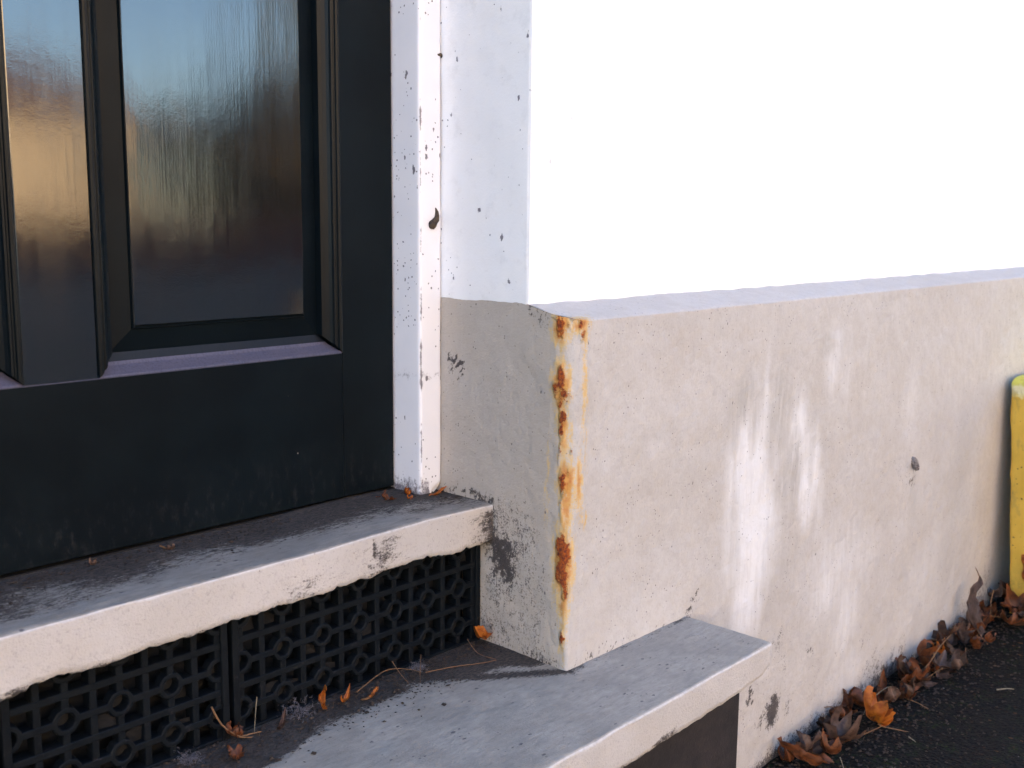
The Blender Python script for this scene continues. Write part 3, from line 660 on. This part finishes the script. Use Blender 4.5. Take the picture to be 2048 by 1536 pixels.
def lo_prof(x):
    zb = float(np.interp(x, SBX, SBZ)) + (f1(x*140, 0, 23)-.5)*.0016
    zt = .0 + (float(fbm(x*20, 0, 25))-.5)*.002
    e = max(0, (x-.238)/.008); zt -= .003*e*e
    yf = -.1264 + (float(fbm(x*14, 3, 26))-.5)*.003 + .004*e*e
    r = .0035+.0018*f1(x*26, 1, 29); P = []
    for t in np.linspace(0, 1, 8): P.append((yf+(f1(x*70, t*5, 27)-.5)*.0005, zb+.002+(zt-r-zb-.002)*t))
    for a in (15, 30, 45, 60, 75): P.append((yf+r-r*math.cos(R(a)), zt-r+r*math.sin(R(a))))
    for t in np.linspace(0, 1, 34):
        y = yf+r+(.152-yf-r)*t; P.append((y, zt+(float(fbm(x*26, y*50, 28))-.47)*.002))
    P += [(.152, -.04), (-.06, -.04), (yf+.012, zb+.003), (yf+.003, zb)]
    return P
def lo_dirt(x, y, z):
    if z < -.008: return max(.35*max(0, 1-((x-.02)/.03)**2)*(z < -.035), (.25+.35*f1(x*80, 0, 6))*max(0, 1-(z+.048)/.008))
    # litter-dark band against the air bricks, broad to the left, thin towards the corner
    edge = float(np.interp(x, [-.8, -.45, -.36, -.3, -.22, -.15, -.08, 0], [.02, .035, .062, .085, .096, .09, .062, .035]))
    edge += (float(fbm(x*22, y*22, 37))-.47)*.05
    d = min(1, max(0, (y-edge)/.035+.35)) if x < 0 else 0
    if x > -.09: d = max(d, .75*max(0, 1-abs(y-.0-max(0, -x)*.75)/.02)*(x < .005))
    if x > 0: d = max(d, .8*max(0, 1-abs(y+.002)/.008)*f1(x*50, 0, 3))
    return d*.9
lower = slab('stone_step', M['lowstep'], -1.15, .246, lo_prof, 380, lo_dirt, 'lower stone step running past the rusty corner of the plinth')

# ================================================================== YELLOW POST
def build_post():
    root = empty('yellow_post', (1.40, -.049, GZ), label='stout ochre yellow painted post leaning against the plinth', category='post')
    hgt = .502; wx, wy = .30, .20; V = []; F = []  # unseen width and depth enlarged so the post darkens the wall behind
    lev = list(np.linspace(-.03, hgt-.018, 42))
    rows = []
    for z in lev: rows.append((z, 0))
    for a in np.linspace(10, 90, 9): rows.append((hgt-.018+.018*math.sin(R(a)), .018*(1-math.cos(R(a)))))
    n = 0
    for (z, ins) in rows:
        ring = []
        for (cx, cy, a0) in ((ins, -ins, 90), (wx-ins, -ins, 0), (wx-ins, -wy+ins, -90), (ins, -wy+ins, -180)):
            rr = .006
            for q in (0, 30, 60, 90):
                a = R(a0+90-q) if False else R(a0+ (90-q))
                sx = rr if cx < wx/2 else -rr; sy = -rr if cy > -wy/2 else rr
                ring.append((cx+sx+rr*math.cos(a), cy+sy+rr*math.sin(a)))
        for (x, y) in ring:
            j = (f1(z*40, x*40+y*90, 55)-.5)*.003+(f1(z*140, x*140+y*190, 56)-.5)*.0016
            V.append((x+j*(1 if x > wx/2 else -1)*.8, y+j, z))
        n = len(ring)
    for i in range(len(rows)-1):
        for k in range(n): a = i*n+k; b_ = i*n+(k+1) % n; F.append((a, b_, b_+n, a+n))
    F.append(tuple(range((len(rows)-1)*n, len(rows)*n)))
    me = mesh('shaft', V, F); bmx = bmesh.new(); bmx.from_mesh(me); bmesh.ops.recalc_face_normals(bmx, faces=bmx.faces); bmx.to_mesh(me); bmx.free()
    link('shaft', me, M['yellow'], root)
    root.rotation_euler = (R(-4.4), 0, 0)
    return root
build_post()

# ================================================================== LEAVES AND LITTER
def leaf_mesh(size, lobes, curl, fold, twist, seed, wid=1.0):
    rng = random.Random(seed); n = 40; rings = 7
    V = [(0, 0, 0)]; ve = [1.]; F = []
    ph = rng.uniform(-.2, .2)
    for i in range(1, rings+1):
        t = i/rings
        for k in range(n):
            a = 2*math.pi*k/n
            if lobes:
                q = abs(math.cos(2.5*(a-math.pi/2)+ph*.3)); rr = .46+.54*q**1.5 + .05*math.sin(11*a+seed)
                rr *= 1 if math.sin(a) > -.75 else .72
            else:
                rr = (.62+.38*abs(math.sin(a))**1.4) + .03*math.sin(13*a+seed)
            rr *= 1+.06*rng.uniform(-1, 1)*(i == rings)
            x = wid*rr*t*math.cos(a)*(.95 if lobes else .62); y = rr*t*math.sin(a)
            vein = max(0, math.cos(2.5*(a-math.pi/2)) if lobes else 0)**30 + (1 if abs(x) < .04 else 0)
            V.append((x, y, 0)); ve.append(min(1, vein))
    for k in range(n): F.append((0, 1+k, 1+(k+1) % n))
    for i in range(rings-1):
        for k in range(n): a = 1+i*n+k; b_ = 1+i*n+(k+1) % n; F.append((a, b_, b_+n, a+n))
    out = []
    for (x, y, z) in V:
        z = fold*abs(x)*.9 + (float(vn(x*2.6+5, y*2.6+9, seed))-.5)*.42*(x*x+y*y)**.5 + (float(vn(x*6+5, y*6+9, seed+3))-.5)*.12
        # curl about the x axis (along the leaf) then across it
        for ax, cu in ((1, curl), (0, twist)):
            if abs(cu) > 1e-3:
                c = (x, y)[ax]; ang = c*cu; rad = 1/cu
                nc = (rad-z)*math.sin(ang); nz = rad-(rad-z)*math.cos(ang)
                if ax: y, z = nc, nz
                else: x, z = nc, nz
        out.append((x*size, y*size, z*size))
    zm = min(v[2] for v in out); out = [(x, y, z-zm) for x, y, z in out]
    me = mesh('blade', out, F); fattr(me, 'vein', ve); return me, out[0], Vector(out[1+(rings-1)*n+3*n//4])
def tube(name, pts, rad, mat, parent=None, nseg=6, **props):
    pts = [Vector(p) for p in pts]
    # Catmull-Rom
    P = []
    for i in range(len(pts)-1):
        a = pts[max(0, i-1)]; b_ = pts[i]; c = pts[i+1]; d = pts[min(len(pts)-1, i+2)]
        for t in np.linspace(0, 1, 7)[:-1]:
            P.append(.5*((2*b_)+(c-a)*t+(2*a-5*b_+4*c-d)*t*t+(3*b_-a-3*c+d)*t**3))
    P.append(pts[-1]); V = []; F = []
    for i, q in enumerate(P):
        tg = (P[min(i+1, len(P)-1)]-P[max(0, i-1)]).normalized(); sd_ = tg.orthogonal().normalized(); ot = tg.cross(sd_)
        rr = rad*(1.25-.7*i/len(P))
        for k in range(nseg): a = 2*math.pi*k/nseg; V.append(q+(sd_*math.cos(a)+ot*math.sin(a))*rr)
    for i in range(len(P)-1):
        for k in range(nseg): a = i*nseg+k; b_ = i*nseg+(k+1) % nseg; F.append((a, b_, b_+nseg, a+nseg))
    return link(name, mesh(name, V, F), mat, parent, **props)
def leaf(loc, size, mat, label, lobes=True, curl=1.2, fold=.3, twist=.5, rot=(0, 0, 0), seed=1, stem=True, wid=1.0, group=None):
    root = empty('dead_leaf', loc, label=label, category='leaf')
    if group: root['group'] = group
    me, c0, base = leaf_mesh(size, lobes, curl, fold, twist, seed, wid)
    link('blade', me, LEAFM[mat], root)
    if stem:
        r_ = random.Random(seed*3); dr = (base-Vector(c0)).normalized()
        tube('leaf_stem', [Vector(base)*.55, base, base+dr*size*.4+Vector((0, 0, size*.12)), base+dr*size*.9+Vector((r_.uniform(-.2, .2)*size, 0, size*r_.uniform(0, .4)))], .0011, M['stem'], root)
    root.rotation_euler = rot
    # settle: lowest point onto its support
    Rm = Euler(rot).to_matrix(); zmin = min((Rm @ v.co).z for v in me.vertices)
    root.location.z = loc[2]-zmin-.001
    return root
g0 = GZ+.002
# the ones that can be told apart
leaf((.700, -.062, g0+.004), 0.070, 0, 'big bright orange curled leaf, the largest at the wall foot', True, 1.9, .35, 1.5, (R(38), R(14), R(35)), 11)
leaf((.615, -.050, g0), 0.060, 3, 'greyish brown folded leaf just left of the big orange leaf', True, .9, .9, .8, (R(22), R(-8), R(70)), 12)
leaf((.508, -.022, g0), 0.047, 1, 'crumpled rust brown leaf beside the step end at the picture bottom', True, 2.0, .6, 1.6, (R(15), R(20), R(130)), 13)
leaf((.556, -.028, g0), 0.042, 2, 'dark rolled leaf between the crumpled rust leaf and the greyish folded leaf', True, 2.4, .4, .6, (R(35), R(0), R(-20)), 14)
leaf((.80, -.030, g0), 0.044, 1, 'small tan brown leaf tucked behind the big orange leaf', True, 1.1, .7, 1.2, (R(60), R(10), R(-40)), 15)
leaf((.905, -.046, g0), 0.065, 2, 'brown half rolled leaf with a tan rim on the dark ground', False, 1.9, .4, 1.7, (R(18), R(8), R(60)), 16)
leaf((.985, -.026, g0), 0.055, 1, 'upright curled brown leaf leaning on the plinth mid pile', True, 1.7, .5, .9, (R(58), R(-10), R(15)), 17)
leaf((1.035, -.040, g0+.012), 0.029, 0, 'small light orange leaf scrap on top of the brown pile', True, 1.0, .3, 1.4, (R(40), R(5), R(100)), 18)
leaf((1.215, -.022, g0+.01), 0.068, 3, 'tall twisted brown leaf standing against the plinth', False, .7, .9, 1.9, (R(78), R(24), R(10)), 19, wid=.7)
leaf((1.39, -.075, g0+.045), 0.065, 0, 'orange leaf propped up at the foot of the yellow post', True, 1.2, .4, .7, (R(62), R(15), R(35)), 20)
leaf((1.375, -.115, g0+.01), 0.057, 4, 'yellow green leaf lying below the yellow post', True, .8, .3, .5, (R(20), R(10), R(80)), 21)
leaf((1.345, -.075, g0+.02), 0.062, 1, 'rust brown leaf between the yellow post and the tall twisted leaf', True, 1.5, .5, .8, (R(40), R(-20), R(-30)), 22)
# the brown heap they lie in
rng = random.Random(5)
TONE = {1: 'rust brown', 2: 'dark brown', 3: 'greyish brown'}
for i in range(44):
    t = i/43; x = .50+.98*t**.8+rng.uniform(-.02, .02); y = -.022-rng.random()**1.4*(.035+.075*t)
    if abs(x-.70) < .075: y = -.012-rng.random()*.012
    m_ = rng.choice([1, 1, 2, 2, 3, 1]); lob = rng.random() < .7
    zone = 'near the lower step end' if x < .64 else 'beside the big orange leaf' if x < .86 else 'in the middle of the heap' if x < 1.08 else 'in the thick heap before the yellow post' if x < 1.3 else 'around the yellow post foot'
    leaf((x, y, g0+rng.uniform(0, .006+.022*t)), rng.uniform(.030, .050), m_,
         TONE[m_]+(' lobed' if lob else ' oval')+' curled leaf '+zone, lob, rng.uniform(.8, 2.3), rng.uniform(.2, .8), rng.uniform(.2, 1.8),
         (R(rng.uniform(-5, 40)), R(rng.uniform(-25, 25)), R(rng.uniform(0, 360))), 100+i, rng.random() < .4, group='brown leaves heaped along the wall')
# leaves and scraps on the steps
leaf((-.012, .118, .004), .030, 0, 'orange dry leaf in the corner where air brick meets plinth', False, .9, .6, .5, (R(28), R(18), R(118)), 41, False, .75)
leaf((-.352, .128, .004), .020, 1, 'crumpled orange brown scrap with stem below the joint between the air bricks', True, 2.0, .6, 1.2, (R(20), R(10), R(60)), 42)
leaf((-.250, .126, .004), .021, 0, 'upright tan leaf scrap against the long air brick', False, 2.2, .5, 2.0, (R(70), R(10), R(-15)), 43, False, .6)
leaf((-.222, .120, .002), .020, 0, 'slim tan curled leaf strip lying right of the upright scrap', False, 1.6, .4, 1.0, (R(10), R(5), R(-62)), 44, False, .35)
leaf((-.195, .108, .002), .013, 0, 'tiny flat ochre leaf scrap with a thin stalk on the lower step', False, .5, .2, .4, (R(5), 0, R(-70)), 45, True, .45)
leaf((-.372, .098, .002), .016, 1, 'small red brown scrap at the picture bottom on the lower step', True, 1.5, .4, 1.0, (R(20), 0, R(20)), 46, False)
leaf((-.303, .120, .002), .018, 2, 'dark curled strip beside the grey fluff on the lower step', False, 1.2, .4, .9, (R(12), 0, R(-50)), 47, False, .4)
leaf((-.018, .194, .175), .016, 0, 'orange leaf sliver lying right of the white door frame foot', False, .7, .5, .4, (R(14), R(6), R(-85)), 51, False, .45)
leaf((-.046, .222, .175), .014, 0, 'crumpled amber scrap against the white door frame foot', True, 2.2, .5, 1.5, (R(40), 0, R(30)), 52, False)
leaf((-.078, .214, .175), .013, 1, 'flat rust red scrap on the upper step left of the door frame', True, .8, .3, .6, (R(10), 0, R(80)), 53, False)
leaf((-.072, .236, .175), .012, 1, 'thin brown sliver tight against the door foot', False, .8, .5, .3, (R(8), 0, R(-75)), 54, False, .45)
leaf((-.058, .200, .175), .008, 0, 'tiny bright orange crumb on the upper step', True, 1.2, .3, 1.0, (R(15), 0, R(10)), 55, False)
leaf((-.358, .226, .175), .010, 3, 'pale tan scrap on the upper step below the door panel', True, 1.8, .4, 1.2, (R(15), 0, R(200)), 56)
leaf((-.437, .236, .175), .010, 3, 'small pale brown scrap at the left on the upper step', True, 1.8, .4, 1.2, (R(35), 0, R(120)), 57, False)
# twigs and stalks
def twig(pts, rad, label, mat='stem'): tube('twig', pts, rad*.5, M[mat], None, label=label, category='twig')
twig([(-.372, .136, .040), (-.364, .131, .020), (-.350, .123, .006), (-.338, .118, .003)], .0016, 'dry brown stalk leaning on the air brick left of the joint')
twig([(-.322, .134, .034), (-.327, .130, .018), (-.334, .122, .003)], .0008, 'thin pale straw leaning beside the air brick joint', 'pale_stem')
twig([(-.205, .122, .004), (-.160, .128, .012), (-.130, .122, .006), (-.122, .112, .003)], .0010, 'long thin stalk bent along the foot of the air brick')
twig([(-.150, .128, .020), (-.148, .116, .008), (-.150, .100, .003)], .0008, 'short hooked stalk crossing the bent one')
twig([(-.112, .122, .018), (-.128, .106, .006), (-.140, .092, .002)], .0008, 'slanting thread of dry stalk above the lower step')
twig([(-.118, .108, .003), (-.085, .096, .003), (-.055, .080, .003), (-.038, .074, .003)], .0010, 'reddish stalk lying straight towards the rusty corner')
twig([(-.040, .120, .016), (-.042, .100, .005), (-.035, .078, .002)], .0007, 'fine dark stalk running down from the corner leaf')
twig([(.805, -.060, g0+.03), (.78, -.052, g0+.038), (.745, -.040, g0+.022), (.725, -.038, g0+.004)], .0012, 'arched pale stalk right above the big orange leaf', 'pale_stem')
twig([(.565, -.075, g0+.004), (.53, -.098, g0+.006), (.49, -.120, g0+.003)], .0013, 'straight pale straw on the ground at the picture bottom', 'pale_stem')
twig([(.975, -.166, g0+.006), (.990, -.178, g0+.007), (1.0, -.186, g0+.005)], .0022, 'short white straw piece lying alone on the dark ground', 'pale_stem')
twig([(.70, -.125, g0+.005), (.69, -.140, g0+.006)], .0016, 'tiny white chip of stalk on the ground below the big orange leaf', 'pale_stem')
# cobwebby fluff
def fluff(loc, r, label, seed):
    rg = np.random.default_rng(seed); V = []; F = []
    for i in range(260):
        p = rg.normal(0, .38, 3)*r; p[2] = abs(p[2])*.7
        d = rg.normal(0, 1, 3); d /= np.linalg.norm(d); e = np.cross(d, rg.normal(0, 1, 3)); e /= np.linalg.norm(e)
        L = r*rg.uniform(.1, .45); W = .0004; k = len(V)
        mid = p+d*L*.5+e*L*.2; end = p+d*L
        for q in (p, mid, end): q = np.array([q[0], q[1], max(q[2], 0)]); V += [tuple(q+e*W*.5), tuple(q-e*W*.5)]
        F += [(k, k+1, k+3, k+2), (k+2, k+3, k+5, k+4)]
    o = link('dust_fluff', mesh('dust_fluff', V, F), M['fluff'], None, label=label, category='fluff'); o.location = loc
fluff((-.276, .128, .001), .022, 'grey dust fluff right of the joint between the air bricks', 1)
fluff((-.405, .124, .001), .014, 'small grey fluff ball at the picture bottom by the air brick', 2)
fluff((-.118, .120, .003), .013, 'little white fluff tuft below the right end of the air brick', 3)
# cocoon and mud specks stuck to the frame and plinth
def clump(pts, rad, loc, label, name='cocoon', cat='cocoon'):
    V = []; F = []; n = 12; m = len(pts)
    for i, (px_, pz_, rr) in enumerate(pts):
        a, b_ = pts[max(0, i-1)], pts[min(m-1, i+1)]; tx, tz = b_[0]-a[0], b_[1]-a[1]; L = math.hypot(tx, tz); nx, nz = -tz/L, tx/L
        for k in range(n):
            an = 2*math.pi*k/n; j = 1+.18*math.sin(5*an+i*1.7)+.10*math.sin(7*an+i*2.3)
            V.append((px_+nx*rr*j*math.cos(an), -rr*.35-rr*.7*j*math.sin(an), pz_+nz*rr*j*math.cos(an)))
    for i in range(m-1):
        for k in range(n): a = i*n+k; b_ = i*n+(k+1) % n; F.append((a, b_, b_+n, a+n))
    F += [tuple(range(n)), tuple(range((m-1)*n, m*n))]
    o = link(name, mesh(name, V, F), M['mud'], None, label=label, category=cat); o.location = loc
clump([(-.0078, -.0092, .0012), (-.0066, -.0078, .0042), (-.0042, -.0052, .0052), (-.0008, -.0020, .0044), (.0020, .0012, .0036), (.0036, .0055, .0031), (.0034, .0100, .0022), (.0018, .0145, .0007)], 1, (-.0122, .206, .5065), 'dark curled cocoon stuck on the white door frame')
clump([(-.006, -.0005, .0006), (-.004, 0, .0022), (0, .0003, .0026), (.004, 0, .0022), (.006, .0005, .0006)], 1, (-.0025, .208, .697), 'flat dark speck of mud high on the white door frame edge', 'mud_speck', 'mud')
# loose crumbs on both treads, at the wall foot
def grit():
    rg = np.random.default_rng(4); V = []; F = []
    def one(x, y, z, r):
        k = len(V); s_ = rg.uniform(.6, 1.4, 3)*r
        an = rg.uniform(0, 6.28); ca, sa = math.cos(an), math.sin(an)
        for q in ((1, 0, 0), (-1, 0, 0), (0, 1, 0), (0, -1, 0), (0, 0, 1), (0, 0, -1)):
            a, b_ = q[0]*s_[0]*1.5, q[1]*s_[1]; V.append((x+a*ca-b_*sa, y+a*sa+b_*ca, z+q[2]*s_[2]*.6+s_[2]*.3))
        for f in ((0, 2, 4), (2, 1, 4), (1, 3, 4), (3, 0, 4), (2, 0, 5), (1, 2, 5), (3, 1, 5), (0, 3, 5)): F.append(tuple(k+i for i in f))
    for i in range(2600):
        x = rg.uniform(-.88, -.002); y = .248-abs(rg.normal(0, .028)) if x < -.12 or rg.random() < .5 else rg.uniform(.15, .245)
        if y > .125 and not (x > -.037 and y > .205): one(x, y, .1745, rg.uniform(.0003, .0010)*(2.2 if rg.random() < .1 else 1))
    for i in range(4200):
        x = rg.uniform(-.6, -.005); y = .137-abs(rg.normal(0, .03 if x < -.1 else .018))
        one(x, y, .0005, rg.uniform(.0003, .0012)*(2.2 if rg.random() < .12 else 1))
    for i in range(2600):
        x = rg.uniform(.4, 1.6); y = -.004-abs(rg.normal(0, .09)); one(x, y, GZ+.002, rg.uniform(.0006, .0028))
    link('dirt_crumbs', mesh('dirt_crumbs', V, F), M['grit'], None, False, kind='stuff', label='dark dirt crumbs scattered on the steps and wall foot')
grit()

# ================================================================== ACROSS THE STREET (mirrored in the door), plus houses added for bounce and shade
def bungalow(x0, x1, y, h, ridge, label, wall, wins, depth=7):
    root = empty('bungalow', (x0, y, GZ), label=label, category='house')
    L = x1-x0
    box('wall', wall, root, 0, L, -depth, 0, 0, h)
    bm = bmesh.new(); o = .35
    for pts in (((-o, .35, h-.1), (L+o, .35, h-.1), (L+o-1.2, -depth/2, ridge), (-o+1.2, -depth/2, ridge)), ((-o, -depth-.35, h-.1), (-o+1.2, -depth/2, ridge), (L+o-1.2, -depth/2, ridge), (L+o, -depth-.35, h-.1)),
                ((-o, .35, h-.1), (-o+1.2, -depth/2, ridge), (-o, -depth-.35, h-.1)), ((L+o, .35, h-.1), (L+o, -depth-.35, h-.1), (L+o-1.2, -depth/2, ridge))):
        bm.faces.new([bm.verts.new(p) for p in pts])
    bmesh.ops.remove_doubles(bm, verts=bm.verts, dist=.001)
    r = bmesh.ops.extrude_face_region(bm, geom=bm.faces[:]); bmesh.ops.translate(bm, vec=(0, 0, .1), verts=[e for e in r['geom'] if isinstance(e, bmesh.types.BMVert)])
    me = bpy.data.meshes.new('roof'); bm.to_mesh(me); bm.free(); link('roof', me, M['tile'], root, False)
    for (a, b_, c, d) in wins:
        f = Box().add(a, b_, 0, .06, d-.07, d).add(a, b_, 0, .06, c, c+.07).add(a, a+.07, 0, .06, c+.07, d-.07).add(b_-.07, b_, 0, .06, c+.07, d-.07).add((a+b_)/2-.03, (a+b_)/2+.03, 0, .055, c+.07, d-.07).done('window', M['wood'], root)
        box('pane', M['glass'], f, a+.07, b_-.07, .003, .02, c+.07, d-.07)
    return root
bungalow(4.0, 9.75, -18, 2.68, 3.95, 'low tan bungalow with brown tiled roof across the street', M['tan'], [(.5, 1.7, .9, 2.1)])
def added_house(name, x0, x1, y, h, label, wall, side=1, depth=8):
    root = empty(name, (x0, y, GZ), label=label, category='house'); L = x1-x0
    y0, y1 = (-depth, 0) if side > 0 else (0, depth)
    box('wall', wall, root, 0, L, y0, y1, 0, h)
    bm = bmesh.new(); m_ = (y0+y1)/2
    for pts in (((-.2, y1+.3, h-.1), (L+.2, y1+.3, h-.1), (L+.2, m_, h+2), (-.2, m_, h+2)), ((-.2, y0-.3, h-.1), (-.2, m_, h+2), (L+.2, m_, h+2), (L+.2, y0-.3, h-.1))):
        f = bm.faces.new([bm.verts.new(p) for p in pts]); r = bmesh.ops.extrude_face_region(bm, geom=[f])
        bmesh.ops.translate(bm, vec=(0, 0, .1), verts=[e for e in r['geom'] if isinstance(e, bmesh.types.BMVert)])
    me = bpy.data.meshes.new('roof'); bm.to_mesh(me); bm.free(); link('roof', me, M['tile'], root, False)
    n = int(L//3.2)
    for k in range(n):
        for zz in (.95, 3.6):
            a = (k+.5)*L/n-.5; f = Box()
            e0, e1 = (0, .06) if side > 0 else (-.06, 0)
            f.add(a, a+1, e0, e1, zz, zz+.06).add(a, a+1, e0, e1, zz+1.24, zz+1.3).add(a, a+.06, e0, e1, zz+.06, zz+1.24).add(a+.94, a+1, e0, e1, zz+.06, zz+1.24).add(a+.06, a+.94, e0*.9, e1*.9, zz+.62, zz+.67)
            w_ = f.done('window', M['wood'], root); box('pane', M['glass'], w_, a+.06, a+.94, e0*.4-.001, e1*.4+.001, zz+.06, zz+1.24)
    return root
added_house('added_terrace', 6.42, 34, .066, 5.0, 'white rendered terrace added unseen right of the house as a shade caster', M['white'], -1, 5.9)  # added block that keeps sun off the road and garden wall
added_house('added_house', -24, 3.2, -12.5, 6.6, 'long two storey cream house added unseen opposite the door for warm bounce', M['pale'])  # added out of view so its sunlit front warms wall and reveal
added_house('added_house', 15.5, 36, -14.5, 7.2, 'two storey cream house added unseen at far right to bounce sunlight', M['pale'])  # added out of view to throw light onto the wall from the right
box('garden_wall', M['brick'], None, 3.4, 15.2, -13.3, -13.05, GZ, GZ+.75, .02, label='low red brick garden wall along the far pavement', category='wall')
def foliage(name, label, x, y, rx, ry, h, n, seed, cat, trunk=True):
    rg = np.random.default_rng(seed); root = empty(name, (x, y, GZ), label=label, category=cat)
    V = []; F = []
    for i in range(n):
        u = rg.normal(0, 1, 3); u /= np.linalg.norm(u); rad = rg.uniform(.55, 1)*(1+.18*math.sin(4*u[0]+seed)+.15*math.sin(7*u[2]+3*u[1]))
        p = np.array([u[0]*rx*rad, u[1]*ry*rad, h*.55+u[2]*h*.45*rad])
        a = rg.normal(0, 1, 3); a /= np.linalg.norm(a); b_ = np.cross(a, u); b_ /= np.linalg.norm(b_)+1e-6; s_ = rg.uniform(.09, .19); k = len(V)
        V += [tuple(p+a*s_), tuple(p+b_*s_*.6), tuple(p-a*s_), tuple(p-b_*s_*.6)]; F.append((k, k+1, k+2, k+3))
    link('crown', mesh('crown', V, F), M['hedge'], root, False)
    tube('trunk', [(0, 0, -.1), (.05, 0, h*.3), (0, .05, h*.6)], .12, M['trunk'], root, 8)
foliage('bushy_tree', 'olive brown bushy tree right of the tan bungalow', 11.6, -17.3, 2.0, 1.5, 3.45, 9000, 1, 'tree')
foliage('bushy_tree', 'wider autumn tree behind the garden wall', 13.8, -18.6, 2.1, 1.6, 3.5, 9000, 2, 'tree')
